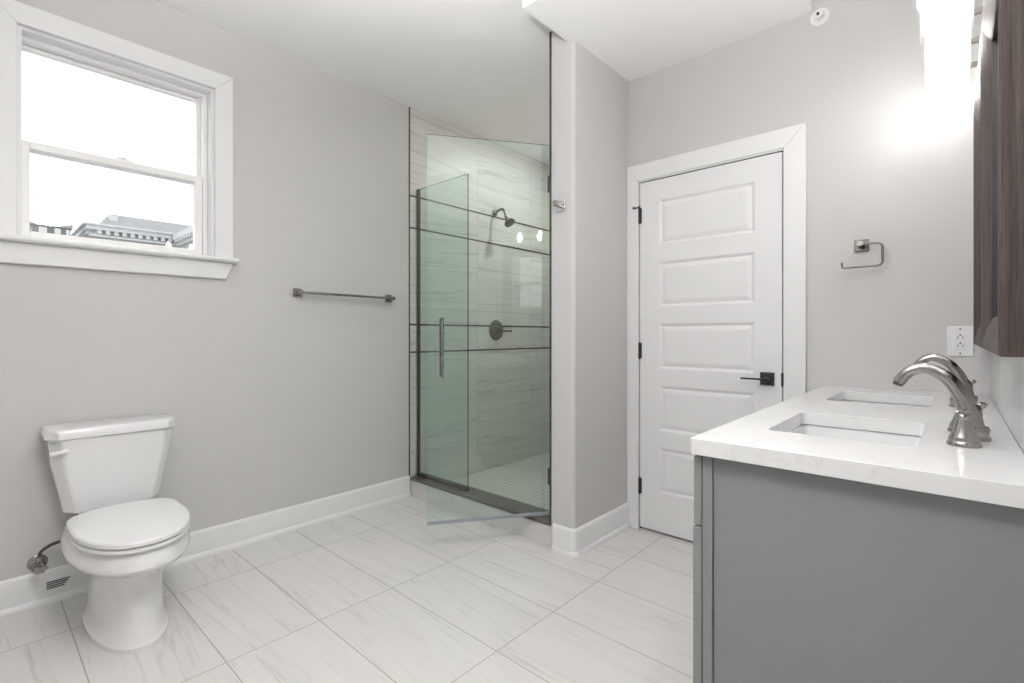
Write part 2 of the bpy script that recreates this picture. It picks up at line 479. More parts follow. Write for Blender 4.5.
mb = MB().box(XA - .085, XA - .066, .47, .53, ZM + .018, ZM + .026).lathe([(.012, 0), (.012, .006), (.006, .01)], (XA - .075, .5, ZM + .026))
mb.box(XA - .082, XA - .07, .47, .50, ZM + .026, ZM + .032)
link('sash_lock', mb, M['vinyl'], lo, bevel=.001)

# ------------------------------------------------------------------ door
mb = MB()
FY = YB - .002          # front face of the leaf
LX0, LX1, LZ0, LZ1 = -1.381, -.623, .014, 2.045
PX0, PX1 = -1.262, -.748
pz = [(1.927 - .357 * i - .260, 1.927 - .357 * i) for i in range(5)]
xs = [LX0, PX0, PX1, LX1]
zc = sorted([LZ0, LZ1] + [z for p in pz for z in p])
def q4(a, b, c, d): mb.add([a, b, c, d], [(0, 1, 2, 3)])
for i in range(3):
    for j in range(len(zc) - 1):
        hole = i == 1 and any(abs(zc[j] - p[0]) < 1e-6 for p in pz)
        if not hole:
            q4((xs[i], FY, zc[j]), (xs[i + 1], FY, zc[j]), (xs[i + 1], FY, zc[j + 1]), (xs[i], FY, zc[j + 1]))
for z0, z1 in pz:
    loops = []
    for off, dep in ((0, 0), (.006, .0025), (.012, .0075), (.018, .0085), (.026, .0055), (.040, .0025)):
        loops.append([(PX0 + off, FY + dep, z0 + off), (PX1 - off, FY + dep, z0 + off), (PX1 - off, FY + dep, z1 - off), (PX0 + off, FY + dep, z1 - off)])
    mb.loft(loops, True, False, True)
BY = YB + .034
mb.loft([[(LX0, FY, LZ0), (LX1, FY, LZ0), (LX1, FY, LZ1), (LX0, FY, LZ1)], [(LX0, BY, LZ0), (LX1, BY, LZ0), (LX1, BY, LZ1), (LX0, BY, LZ1)]], True, False, True)
door = link('door_1', mb, M['door']); door['kind'] = 'structure'
bm = bmesh.new(); bm.from_mesh(door.data); bmesh.ops.remove_doubles(bm, verts=bm.verts, dist=1e-5); bmesh.ops.recalc_face_normals(bm, faces=bm.faces); bm.to_mesh(door.data); bm.free()
for z in (1.852, 1.055, .257):
    mb = MB().lathe([(.009, -.046), (.009, -.0155)], (LX0 - .003, YB - .008, z), seg=12)
    mb.lathe([(.009, -.0145), (.009, .0145)], (LX0 - .003, YB - .008, z), seg=12).lathe([(.009, .0155), (.009, .046)], (LX0 - .003, YB - .008, z), seg=12)
    mb.lathe([(.004, -.05), (.004, .05)], (LX0 - .003, YB - .008, z), seg=10)
    mb.box(LX0 - .009, LX0 + .012, YB - .0045, YB - .001, z - .046, z + .046)
    link('hinge', mb, M['black'], door, smooth=True)
# hinge-pin stop with a bent arm
z = 1.905
mb = MB().tube([(LX0 - .003, YB - .008, z), (LX0 - .008, YB - .02, z - .006), (LX0 - .018, YB - .036, z - .012)], .004, 10).lathe([(.007, 0), (.007, .012)], (LX0 - .026, YB - .038, z - .010), 'x', 12)
mb.lathe([(.008, -.004), (.008, .004)], (LX0 - .003, YB - .008, z), seg=12)
link('hinge_stop', mb, M['black'], door, smooth=True)
hx, hz = -.690, .930
lever = link('lever_handle', MB().box(hx - .032, hx + .032, YB - .011, YB - .002, hz - .032, hz + .032), M['black'], door, bevel=.002)
mb = MB().lathe([(.013, -.052), (.013, -.010)], (hx + .005, YB, hz), 'y', 16).box(hx - .110, hx + .016, YB - .060, YB - .046, hz - .0045, hz + .0045)
link('lever', mb, M['black'], lever, bevel=.0015)
link('latch', MB().box(LX1 - .003, LX1 + .010, YB - .0135, YB + .001, hz - .033, hz + .033), M['black'], door, bevel=.002)
# jamb, stop and rebate behind the leaf, coloured dark for shade in the gap
mb = MB().box(DX0, DX0 + .001, YB, YB + .10, 0, DZ).box(DX1 - .001, DX1, YB, YB + .10, 0, DZ).box(DX0, DX1, YB, YB + .10, DZ - .001, DZ)
mb.box(DX0, DX1, YB + .05, YB + T, 0, DZ)
link('door_frame', mb, M['dark'], door)
# casing round the door
cx0, cx1, ci0, ci1, ct = -1.4575, -.519, -1.390, -.6135, 2.056
mb = MB()
for x0, x1 in ((cx0, ci0), (ci1, cx1)):
    pass
ctop = 2.152
def casing_piece(poly): mb.loft([[(x, YB - .020, z) for x, z in poly], [(x, YB, z) for x, z in poly]])
casing_piece([(cx0, 0), (ci0, 0), (ci0, ct), (cx0, ctop)])
casing_piece([(ci1, 0), (cx1, 0), (cx1, ctop), (ci1, ct)])
casing_piece([(cx0, ctop), (ci0, ct), (ci1, ct), (cx1, ctop)])
struct('trim_9', mb, M['trim'], bevel=.003)
# jamb edge strips showing white beside the leaf
mb = MB().box(ci0 - .002, LX0 - .004, YB - .0195, YB + .002, 0, ct).box(LX1 + .0065, ci1 + .002, YB - .012, YB + .002, 0, ct).box(ci0, ci1, YB - .012, YB + .002, LZ1 + .004, ct + .002)
struct('trim_10', mb, M['trim'])

# ------------------------------------------------------------------ shower glass
GY = 2.185
gp = thing('glass_panel', 'narrow fixed clear glass panel set in a dark channel against the tiled shower wall', 'glass panel', (XA + .03, GY, .128))
def slab(x0, x1, y0, y1, z0, z1, thin_axis):
    mb = MB().box(x0, x1, y0, y1, z0, z1)
    for i, f in enumerate(mb.f):
        vs = [mb.v[k] for k in f]
        spread = max(v[thin_axis] for v in vs) - min(v[thin_axis] for v in vs)
        mb.mi[i] = 1 if spread > 1e-5 else 0
    return mb
link('glass', slab(XA + .014, -2.357, GY - .005, GY + .005, .134, 2.2, 1), [M['glass'], M['glass_edge']], gp)
mb = MB().box(XA + .001, XA + .016, GY - .012, GY - .0055, .128, 2.2).box(XA + .001, XA + .016, GY + .0055, GY + .012, .128, 2.2).box(XA + .001, XA + .006, GY - .0055, GY + .0055, .128, 2.2)
mb.box(XA + .016, -2.357, GY - .012, GY - .0055, .1285, .150).box(XA + .016, -2.357, GY + .0055, GY + .012, .1285, .150).box(XA + .006, -2.357, GY - .0055, GY + .0055, .1285, .1335)
link('channel', mb, M['bronze'], gp)
W = .7112
ang = R(-126.999 + 2.3)
HX, HY = -2.048 - W * math.cos(ang), 1.607 - W * math.sin(ang)
sd = thing('shower_door', 'frameless clear glass shower door standing open on wall hinges with tall pull handle', 'shower door', (HX, HY, 0), ang)
g0 = .014
link('glass', slab(g0, W, -.005, .005, .166, 2.2, 1), [M['glass'], M['glass_edge']], sd, local=True)
link('bottom_seal', MB().box(g0, W, -.0058, .0058, .158, .169).box(g0, W, -.002, .004, .152, .159), M['gasket'], sd, local=True, bevel=.001)
for z in (1.985, .362):
    mb = MB().box(-.004, .048, -.014, -.0055, z - .045, z + .045)  .box(-.004, .048, .0055, .014, z - .045, z + .045).box(-.010, .014, -.012, .012, z - .03, z + .03).box(.002, .030, .012, .022, z - .03, z + .03)
    link('hinge', mb, M['bronze'], sd, local=True, bevel=.002)
hxl = W * .893
hd = link('pull_handle', MB().tube([(hxl, -.055, .925), (hxl, -.055, 1.238)], .0075, 16), M['nickel_md'], sd, local=True, smooth=True)
link('back_bar', MB().tube([(hxl, .055, .925), (hxl, .055, 1.238)], .0075, 16), M['nickel_md'], hd, local=True, smooth=True)
for z in (.975, 1.188):
    mb = MB().tube([(hxl, -.055, z), (hxl, -.006, z)], .006, 12).tube([(hxl, .006, z), (hxl, .055, z)], .006, 12)
    mb.tube([(hxl, -.009, z), (hxl, -.0052, z)], .011, 12).tube([(hxl, .0052, z), (hxl, .009, z)], .011, 12)
    link('standoff', mb, M['nickel_md'], hd, local=True, smooth=True)

# ------------------------------------------------------------------ shower fittings on the tiled wall
sy, sz = 2.985, 2.178
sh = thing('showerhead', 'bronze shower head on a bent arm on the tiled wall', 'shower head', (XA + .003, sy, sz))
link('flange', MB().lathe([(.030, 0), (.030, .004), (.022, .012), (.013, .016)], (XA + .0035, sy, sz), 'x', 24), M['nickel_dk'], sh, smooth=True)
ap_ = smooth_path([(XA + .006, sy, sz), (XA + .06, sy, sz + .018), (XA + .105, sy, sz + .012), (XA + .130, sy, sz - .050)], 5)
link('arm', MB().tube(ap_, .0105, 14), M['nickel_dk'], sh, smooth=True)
c = Vector((XA + .134, sy, sz - .056)); d = Vector((.62, 0, -.78)).normalized()
prof = [(.014, 0), (.016, .012), (.012, .020), (.016, .028), (.030, .042), (.044, .056), (.047, .064), (.045, .070), (.038, .072)]
mb = MB(); rings = []
e1 = Vector((0, 1, 0)); e2 = d.cross(e1)
for rr, hh in prof:
    rings.append([tuple(c + d * hh + e1 * rr * math.cos(2 * PI * k / 28) + e2 * rr * math.sin(2 * PI * k / 28)) for k in range(28)])
mb.loft(rings)
link('head', mb, M['nickel_dk'], sh, smooth=True)
vy, vz = 3.0, 1.187
sv = thing('shower_valve', 'round bronze shower valve trim with a lever on the tiled wall', 'shower valve', (XA, vy, vz))
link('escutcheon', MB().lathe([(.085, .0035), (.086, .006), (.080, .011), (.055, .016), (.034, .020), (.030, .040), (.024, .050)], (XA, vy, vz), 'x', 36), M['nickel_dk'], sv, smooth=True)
lp = smooth_path([(XA + .052, vy, vz), (XA + .058, vy + .03, vz - .004), (XA + .062, vy + .08, vz - .008), (XA + .068, vy + .125, vz - .006)], 4)
mb = MB().lathe([(.020, .048), (.020, .062), (.014, .070)], (XA, vy, vz), 'x', 24).tube(lp, [.011] * 4 + [.009] * 4 + [.008] * 3 + [.0095, .010], 12)
link('lever', mb, M['nickel_dk'], sv, smooth=True)

# ------------------------------------------------------------------ robe hook, towel bar, paper holder, outlet, sprinkler
rx, rz_ = -1.541, 1.826
rh = thing('robe_hook', 'polished square robe hook on the end of the shower partition', 'hook', (rx, YD, rz_))
link('plate', MB().box(rx - .029, rx + .029, YD - .010, YD - .0005, rz_ - .029, rz_ + .029), M['chrome'], rh, bevel=.002)
mb = MB().box(rx - .009, rx + .009, YD - .050, YD - .010, rz_ - .006, rz_ + .008).box(rx - .012, rx + .012, YD - .056, YD - .046, rz_ - .006, rz_ + .022)
link('hook', mb, M['nickel_md'], rh, bevel=.002)

tb = thing('towel_bar', 'brushed nickel towel bar with square posts on the wall right of the window', 'towel bar', (XA, 1.618, 1.398))
for y in (1.303, 1.933):
    p = link('post', MB().box(XA + .0005, XA + .010, y - .025, y + .025, 1.373, 1.423), M['nickel_md'], tb, bevel=.002)
    link('arm', MB().box(XA + .010, XA + .072, y - .011, y + .011, 1.386, 1.408), M['nickel_md'], p, bevel=.002)
link('bar', MB().box(XA + .050, XA + .066, 1.315, 1.921, 1.3885, 1.4045), M['nickel_md'], tb, bevel=.003)

tx, tz = -.304, 1.546
ph = thing('paper_holder', 'open wire paper holder with square plate on the wall above the counter', 'paper holder', (tx, YB, tz))
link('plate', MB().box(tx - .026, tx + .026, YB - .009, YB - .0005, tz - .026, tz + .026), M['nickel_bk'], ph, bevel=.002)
mb = MB().lathe([(.011, -.056), (.013, -.030), (.010, -.009)], (tx - .002, YB, tz + .002), 'y', 16)
yy = YB - .052
xr, zb_ = -.226, 1.447
path = [(tx - .002, yy, 1.545), (xr - .03, yy, 1.545)] + [(xr - .018 + .018 * math.sin(R(a)), yy, 1.527 + .018 * math.cos(R(a))) for a in range(0, 91, 15)] \
    + [(xr - .018 + .018 * math.cos(R(a)), yy, zb_ + .018 - .018 * math.sin(R(a))) for a in range(0, 91, 15)] + [(-.355, yy, zb_)] \
    + [(-.362 - .010 * math.sin(R(a)), yy, zb_ + .010 - .010 * math.cos(R(a))) for a in range(0, 91, 30)] + [(-.372, yy, 1.472)]
mb.tube(path, .0048, 12)
link('wire_arm', mb, M['nickel_dk'], ph, smooth=True)

ox, oz = .019, 1.1235
ou = thing('outlet', 'white duplex outlet on the wall above the far counter corner', 'outlet', (ox, YB, oz))
link('cover_plate', MB().box(ox - .039, ox + .039, YB - .006, YB - .0004, oz - .060, oz + .060), M['plastic'], ou, bevel=.003)
rc = link('receptacle', MB().box(ox - .017, ox + .017, YB - .008, YB - .0055, oz - .034, oz + .034), M['plastic'], ou, bevel=.001)
for s in (-1, 1):
    zz = oz + s * .0165
    mb = MB().box(ox - .0085, ox - .0060, YB - .0086, YB - .0079, zz - .002 - .005, zz - .002 + .005).box(ox + .0058, ox + .0083, YB - .0086, YB - .0079, zz - .006, zz + .002)
    mb.lathe([(.0032, -.0086), (.0032, -.0079)], (ox, YB, zz + .0085), 'y', 10)
    link('slot', mb, M['dark'], rc)
link('button', MB().box(ox - .006, ox + .006, YB - .0092, YB - .0079, oz - .003, oz + .003), M['plastic'], rc, bevel=.0005)
for s in (-1, 1):
    link('screw', MB().lathe([(.0032, -.0072), (.0032, -.0058)], (ox, YB, oz + s * .0485), 'y', 10), M['nickel'], ou)

px_, pz_ = -.466, 2.632
sp = thing('sprinkler_head', 'white round sidewall sprinkler on the wall above the door', 'sprinkler', (px_, YB, pz_))
link('escutcheon', MB().lathe([(.040, -.0005), (.0405, -.006), (.036, -.011), (.027, -.010), (.022, -.004)], (px_, YB, pz_), 'y', 32, cap=True), M['plastic'], sp, smooth=True)
mb = MB().lathe([(.012, -.022), (.013, -.006)], (px_, YB, pz_), 'y', 16).box(px_ - .016, px_ - .011, YB - .034, YB - .008, pz_ - .004, pz_ + .004).box(px_ + .011, px_ + .016, YB - .034, YB - .008, pz_ - .004, pz_ + .004)
mb.lathe([(.018, -.037), (.018, -.034)], (px_, YB, pz_), 'y', 20)
dfl = link('deflector', mb, M['plastic'], sp, smooth=True)
link('bulb', MB().lathe([(.003, -.046), (.006, -.043), (.006, -.0375)], (px_, YB, pz_), 'y', 10), M['black'], sp, smooth=True)

# unidentified grey mark on the baseboard, built as a plate with dark bars
gy0, gy1, gz0, gz1 = .214, .318, .052, .098
bg = thing('grille', 'small plate with dark bars on the baseboard behind the toilet', 'vent', (XA + .0145, .262, .078))
link('plate', MB().box(XA + .0147, XA + .017, gy0, gy1, gz0, gz1), M['trim'], bg, bevel=.0008)
mb = MB()
for k in range(4):
    z = gz0 + .010 + k * .0085
    mb.box(XA + .0170, XA + .0185, gy0 + .008, gy1 - .020 - .006 * (3 - k), z, z + .0048)
link('dark_bars', mb, M['hose'], bg)

# ------------------------------------------------------------------ toilet (faces +X)
TY = .428
tl = thing('toilet', 'white two-piece toilet with a closed lid under the window', 'toilet', (-2.5, TY, 0))
def rr3(x0, x1, y0, y1, r, z, seg=6): return [(x, y, z) for x, y in rrect(x0, x1, y0, y1, r, seg)]
# tank: tapered, with slightly bowed front
def tank_ring(z, hw, xf):
    pts = []
    xb = XA + .018
    n = 14
    pts.append((xb, TY + hw - .012, z)); 
    ring = [(xb, -hw)]
    # front edge from -hw to hw with chamfered corners
    ch = .032
    ring += [(xf - ch - .012, -hw), (xf - .010, -hw + ch * .85)]
    for i in range(n + 1):
        t_ = -1 + 2 * i / n
        ring.append((xf - .004 * t_ * t_ + .004, t_ * (hw - ch * 1.2)))
    ring += [(xf - .010, hw - ch * .85), (xf - ch - .012, hw), (xb, hw)]
    return [(x, TY + y, z) for x, y in ring]
mb = MB().loft([tank_ring(z, hw, xf) for z, hw, xf in ((.401, .156, -2.710), (.410, .166, -2.702), (.50, .181, -2.697), (.62, .204, -2.690), (.719, .214, -2.686))])
link('tank', mb, M['porc'], tl, bevel=.006, seg=3, angle=25)
def lid_ring(z, hw, xf): return tank_ring(z, hw, xf)
mb = MB().loft([lid_ring(.7195, .219, -2.680), lid_ring(.724, .2245, -2.674), lid_ring(.753, .2245, -2.674), lid_ring(.761, .2195, -2.680), lid_ring(.763, .212, -2.688)])
link('tank_lid', mb, M['porc'], tl, smooth=True)
mb = MB().lathe([(.013, 0), (.013, .012), (.009, .014)], (-2.692, TY - .165, .672), 'x', 16)
lp = smooth_path([(-2.678, TY - .160, .674), (-2.672, TY - .185, .673), (-2.676, TY - .212, .670)], 4)
mb.tube(lp, [(.008, .005)] * 5 + [(.009, .005)] * 4, 12)
link('flush_lever', mb, M['plastic'], tl, smooth=True)
# elongated bowl outlines
def oval(xb, xf, hw, z, n=48, back=.62, bp=3.2):
    """egg outline: flat-ish back at xb, round front at xf"""
    xc = xb + (xf - xb) * .44
    pts = []
    for i in range(n):
        a = 2 * PI * i / n
        ca, sa = math.cos(a), math.sin(a)
        if ca >= 0:
            x = xc + (xf - xc) * abs(ca) ** (2 / 2.0)
            y = hw * math.copysign(abs(sa) ** (2 / 2.15), sa)
        else:
            x = xc - (xc - xb) * abs(ca) ** (2 / bp)
            y = hw * math.copysign(abs(sa) ** (2 / 2.6), sa) * (1 - (1 - back) * (abs(ca) ** 3.0))
        pts.append((x, TY + y, z))
    return pts
XB, XF = -2.685, -2.105
rings = [oval(-2.755, -2.190, .126, .0, back=.95), oval(-2.755, -2.190, .126, .016, back=.95), oval(-2.748, -2.197, .118, .024, back=.95),
         oval(-2.74, -2.210, .111, .08, back=.95), oval(-2.735, -2.222, .108, .15, back=.95), oval(-2.73, -2.228, .107, .21, back=.95),
         oval(-2.73, -2.222, .111, .250, back=.95), oval(-2.735, -2.195, .124, .276, back=.95), oval(-2.745, -2.140, .160, .300, back=.9), oval(-2.755, -2.100, .187, .316, back=.88),
         oval(-2.765, -2.090, .194, .330, back=.86), oval(-2.77, -2.092, .193, .341, back=.86), oval(-2.77, -2.100, .187, .363, back=.85), oval(-2.77, -2.108, .181, .381, back=.85), oval(-2.77, -2.112, .178, .386, back=.85), oval(-2.765, -2.122, .170, .388, back=.85)]
link('bowl', MB().loft(rings), M['porc'], tl, smooth=True)
link('tank_gasket', MB().box(-2.80, -2.72, TY - .09, TY + .09, .386, .404), M['dark'], tl)
K = dict(back=.70, bp=6.0)
rings = [oval(-2.628, -2.098, .176, .3925, **K), oval(-2.632, -2.093, .180, .395, **K), oval(-2.632, -2.093, .180, .404, **K), oval(-2.628, -2.097, .176, .4065, **K)]
link('seat', MB().loft(rings), M['plastic'], tl, smooth=True)
rings = [oval(-2.628, -2.095, .177, .4125, **K), oval(-2.632, -2.091, .180, .415, **K), oval(-2.632, -2.092, .180, .427, **K), oval(-2.627, -2.098, .174, .4325, **K),
         oval(-2.60, -2.15, .130, .4355, **K), oval(-2.50, -2.27, .05, .4365, **K)]
link('seat_lid', MB().loft(rings), M['plastic'], tl, smooth=True)
for s in (-1, 1):
    link('seat_hinge', MB().box(-2.664, -2.626, TY + s * .075 - .018, TY + s * .075 + .018, .389, .422), M['plastic'], tl, bevel=.006)
    link('bolt_cap', MB().lathe([(.013, 0), (.013, .008), (.008, .016), (.002, .018)], (-2.56, TY + s * .112, .018), 'z', 16), M['plastic'], tl, smooth=True)
# supply stop and braided line
vy_, vz_ = .196, .182
vs = thing('supply_valve', 'small metal shutoff valve on the wall just above the baseboard beside the toilet', 'valve', (XA, vy_, vz_))
link('flange', MB().lathe([(.033, .0005), (.033, .004), (.022, .012), (.010, .015)], (XA, vy_, vz_), 'x', 24), M['nickel_md'], vs, smooth=True)
mb = MB().lathe([(.008, .004), (.008, .055)], (XA, vy_, vz_), 'x', 14).lathe([(.013, .045), (.014, .050), (.014, .075), (.011, .080)], (XA, vy_, vz_), 'x', 16)
mb.lathe([(.009, 0), (.009, .022), (.012, .022), (.012, .034)], (XA + .062, vy_, vz_ + .010), 'z', 14)
link('body', mb, M['nickel_md'], vs, smooth=True)
mb = MB()
rings = []
for hh, k in ((.085, 1), (.105, 1)):
    rings.append([(XA + hh, vy_ + .022 * math.cos(a) * (1 + .12 * math.cos(6 * a)), vz_ + .014 * math.sin(a) * (1 + .12 * math.cos(6 * a))) for a in [2 * PI * i / 36 for i in range(36)]])
mb.loft(rings).lathe([(.006, .078), (.006, .088)], (XA, vy_, vz_), 'x', 10)
link('knob', mb, M['nickel_md'], vs, smooth=True)
hp = smooth_path([(XA + .062, vy_, vz_ + .047), (XA + .064, vy_ + .008, vz_ + .065), (XA + .073, vy_ + .040, vz_ + .086), (XA + .085, vy_ + .085, vz_ + .098), (XA + .110, vy_ + .112, vz_ + .135), (XA + .128, vy_ + .112, .400)], 6)
link('supply_hose', MB().tube(hp, .0065, 12), M['hose'], tl, smooth=True)

# ------------------------------------------------------------------ vanity
CX0, CY0, CZ1, CZ0 = -.4483, 1.1018, .9143, .8785
va = thing('vanity_cabinet', 'grey painted vanity cabinet with flush end panel under the white counter', 'cabinet', (-.16, 1.9, 0))
VY0, VY1 = 1.122, YB - .004
mb = MB().box(-.424, -.402, VY0 - .006, VY0 + .02, .10, .876).box(-.402, XC - .004, VY0, VY0 + .016, .10, .876)       # end frame and panel
mb.box(-.424, -.404, VY0 + .02, VY1, .10, .876).box(-.404, XC - .004, VY1 - .016, VY1, .10, .876).box(-.404, XC - .004, VY0 + .016, VY1 - .016, .10, .118).box(.085, XC - .004, VY0 + .016, VY1 - .016, .118, .876)
link('body', mb, M['grey_cab'], va, bevel=.0012)
link('toe_kick', MB().box(-.36, XC - .01, VY0 + .012, VY1, .001, .10), M['grey_cab'], va)
span = (VY1 - VY0 + .004) / 4
def handle(parent, y, z, horiz):
    mb = MB()
    if horiz: mb.tube([(-.475, y - .06, z), (-.475, y + .06, z)], .005, 10).tube([(-.446, y - .045, z), (-.475, y - .045, z)], .004, 8).tube([(-.446, y + .045, z), (-.475, y + .045, z)], .004, 8)
    else: mb.tube([(-.475, y, z - .06), (-.475, y, z + .06)], .005, 10).tube([(-.446, y, z - .045), (-.475, y, z - .045)], .004, 8).tube([(-.446, y, z + .045), (-.475, y, z + .045)], .004, 8)
for i in range(4):
    y0 = VY0 - .004 + span * i + .0015; y1 = VY0 - .004 + span * (i + 1) - .0015
    link('drawer', MB().box(-.446, -.4265, y0, y1, .714, .872), M['grey_cab'], va, bevel=.0025)
    link('door', MB().box(-.448, -.4265, y0, y1, .112, .709), M['grey_cab'], va, bevel=.0025)

# quartz counter with two rounded cut-outs
holes = [(-.344, -.056, 1.327, 1.703), (-.344, -.056, 2.069, 2.445)]
bm = bmesh.new()
def loop(pts, z):
    vs = [bm.verts.new((x, y, z)) for x, y in pts]
    es = [bm.edges.new((vs[i], vs[(i + 1) % len(vs)])) for i in range(len(vs))]
    return vs, es
outer = rrect(CX0, XC - .002, CY0, YB - .002, .010, 4)
allE = []; sides = []
for pts in [outer] + [rrect(a, b, c_, d_, .018, 6) for a, b, c_, d_ in holes]:
    vs, es = loop(pts, CZ1); allE += es; sides.append(vs)
res = bmesh.ops.triangle_fill(bm, edges=allE, use_beauty=True, use_dissolve=False)
top = [f for f in bm.faces]
ext = bmesh.ops.extrude_face_region(bm, geom=top)
for e in ext['geom']:
    if isinstance(e, bmesh.types.BMVert): e.co.z = CZ0
bmesh.ops.recalc_face_normals(bm, faces=bm.faces)
me = bpy.data.meshes.new('countertop'); bm.to_mesh(me); bm.free()
me.materials.append(M['quartz'])
ctp = bpy.data.objects.new('countertop', me); COL.objects.link(ctp)
b = ctp.modifiers.new('bevel', 'BEVEL'); b.width = .0025; b.segments = 2; b.limit_method = 'ANGLE'; b.angle_limit = R(60)
tag(ctp, 'long white quartz countertop with two sink cut-outs on the grey vanity', 'countertop')

# undermount sinks
sink_labels = ['white rectangular undermount sink nearer the grey end panel', 'white rectangular undermount sink nearer the door wall']
for k, (a, b_, c_, d_) in enumerate(holes):
    sk = thing('sink', sink_labels[k], 'sink', ((a + b_) / 2, (c_ + d_) / 2, .73), 0, 'undermount sinks in the counter')
    rings = []
    def ring(off, z, r): return [(x, y, z) for x, y in rrect(a - .004 + off, b_ + .004 - off, c_ - .004 + off, d_ + .004 - off, r, 6)]
    rings = [ring(-.022, .8745, .03), ring(-.022, .8765, .03), ring(-.002, .8765, .022), ring(.002, .872, .022), ring(.006, .80, .03), ring(.014, .765, .04), ring(.035, .748, .045), ring(.10, .742, .03)]
    outer_r = [ring(.09, .728, .03), ring(.02, .735, .045), ring(-.004, .78, .035), ring(-.010, .8745, .03)]
    link('basin', MB().loft(outer_r + rings), M['porc'], sk, smooth=True)
    mb = MB().lathe([(.022, 0), (.022, .003), (.016, .004), (.014, .001)], ((a + b_) / 2 + .02, (c_ + d_) / 2, .7425), 'z', 24)
    link('drain', mb, M['chrome'], sk, smooth=True)

# widespread faucets: built at the origin facing -X, base on z = 0
fx = .028
fa = thing('faucet', 'brushed nickel arched faucet behind the sink nearer the grey end panel', 'faucet', (fx, 1.515, CZ1 + .0003), 0, 'widespread faucets on the counter')
spine = smooth_path([(.004, 0, .012), (.000, 0, .050), (-.014, 0, .095), (-.040, 0, .135), (-.078, 0, .1555), (-.108, 0, .146), (-.128, 0, .120)], 6)
n = len(spine)
rad = []
for i in range(n):
    t_ = i / (n - 1)
    rr = .0135 * (1 - t_) ** 2.2 + .0098 + .0020 * t_
    rad.append((rr, rr * (1.0 + .10 * t_)))
sp_ = link('spout', MB().tube(spine, rad, 20), M['nickel'], fa, smooth=True, local=True)
link('base_ring', MB().lathe([(.030, 0), (.030, .006), (.0265, .010), (.0275, .018), (.0325 - .004, .024), (.026, .030)], (.004, 0, 0), 'z', 28), M['nickel'], sp_, smooth=True, local=True)
link('aerator', MB().tube([(-.1270, 0, .122), (-.1300, 0, .113)], [.0105, .0105], 16), M['nickel_dk'], sp_, smooth=True, local=True)
link('lift_knob', MB().lathe([(.003, 0), (.003, .040), (.006, .043), (.0115, .052), (.0105, .055), (.003, .057)], (.017, 0, .028), 'z', 14), M['nickel'], sp_, smooth=True, local=True)
for s in (-1, 1):
    hy_ = s * .098
    prof = [(.028, 0), (.028, .006), (.025, .010), (.0255, .015), (.023, .020), (.0175, .034), (.0135, .048), (.0115, .056), (.013, .059), (.013, .063), (.010, .067)]
    hb = link('handle', MB().lathe(prof, (-.012, hy_, 0), 'z', 28), M['nickel'], fa, smooth=True, local=True)
    lp = smooth_path([(-.012 - .012, hy_ - s * .004, .068), (-.012, hy_, .071), (-.012 + .006, hy_ + s * .030, .074), (-.012 + .010, hy_ + s * .055, .080)], 4)
    mb = MB().tube(lp, [(.006, .006)] * 3 + [(.007, .009)] * 3 + [(.0055, .008)] * 4 + [(.005, .009)] * 3, 12)
    mb.lathe([(.010, .065), (.0105, .071), (.006, .076), (.002, .078)], (-.012, hy_, 0), 'z', 16)
    link('lever', mb, M['nickel'], hb, smooth=True, local=True)
dup_tree(fa, (fx, 2.257, CZ1 + .0003), 'brushed nickel arched faucet behind the sink nearer the door wall')

# tile splash on the vanity wall
sb = link('backsplash', MB().box(XC - .0015, XC - .0001, CY0 + .01, YB - .001, CZ1 + .001, 1.50), M['splash'])
sb['kind'] = 'structure'; sb.name = 'wall_right_tile'

# mirrors: scooped wood frames
def frame_mirror(y0, y1, label):
    z0, z1 = 1.113, 2.0
    xw, xo, xi = XC - .0018, .0555, .0728
    wd = .080
    t_ = thing('framed_mirror', label, 'mirror', (XC, (y0 + y1) / 2, z0), 0, 'framed mirrors over the vanity')
    # cross-section from the outer back edge over the front to the glass; (inset, x)
    prof = [(0, xw), (0, xo + .003), (.003, xo), (.012, xo), (.030, xo + .005), (.050, xo + .009), (wd - .010, xi - .001), (wd - .007, xi), (wd - .007, xw)]
    def corner(i, ins, x):
        return [(x, y0 + ins, z0 + ins), (x, y1 - ins, z0 + ins), (x, y1 - ins, z1 - ins), (x, y0 + ins, z1 - ins)][i]
    for i, nm in ((0, 'bottom_rail'), (1, 'stile'), (2, 'top_rail'), (3, 'stile')):
        k = (i + 1) % 4
        mb = MB().loft([[corner(i, a, x) for a, x in prof], [corner(k, a, x) for a, x in prof]])
        link(nm, mb, M['wood'] if nm == 'stile' else M['wood_h'], t_, smooth=True)
    lip = [(wd - .0068, xi + .001), (wd, xi + .001), (wd, .0862), (wd - .0068, .0862)]
    mb = MB()
    for i in range(4):
        mb.loft([[corner(i, a, x) for a, x in lip], [corner((i + 1) % 4, a, x) for a, x in lip]])
    link('shadow_lip', mb, M['black'], t_)  # lip coloured black for the shadow gap between frame and glass
    link('mirror_glass', MB().box(.0865, .0905, y0 + wd - .006, y1 - wd + .006, z0 + wd - .006, z1 - wd + .006), M['mirror'], t_)
M['wood_h'] = wood('grey_brown_wood_across', (.024, .018, .018), (.090, .068, .060), 1)
frame_mirror(1.895, 2.575, 'grey-brown wood framed mirror over the sink nearer the door wall')
frame_mirror(1.155, 1.875, 'grey-brown wood framed mirror over the sink nearer the end panel')

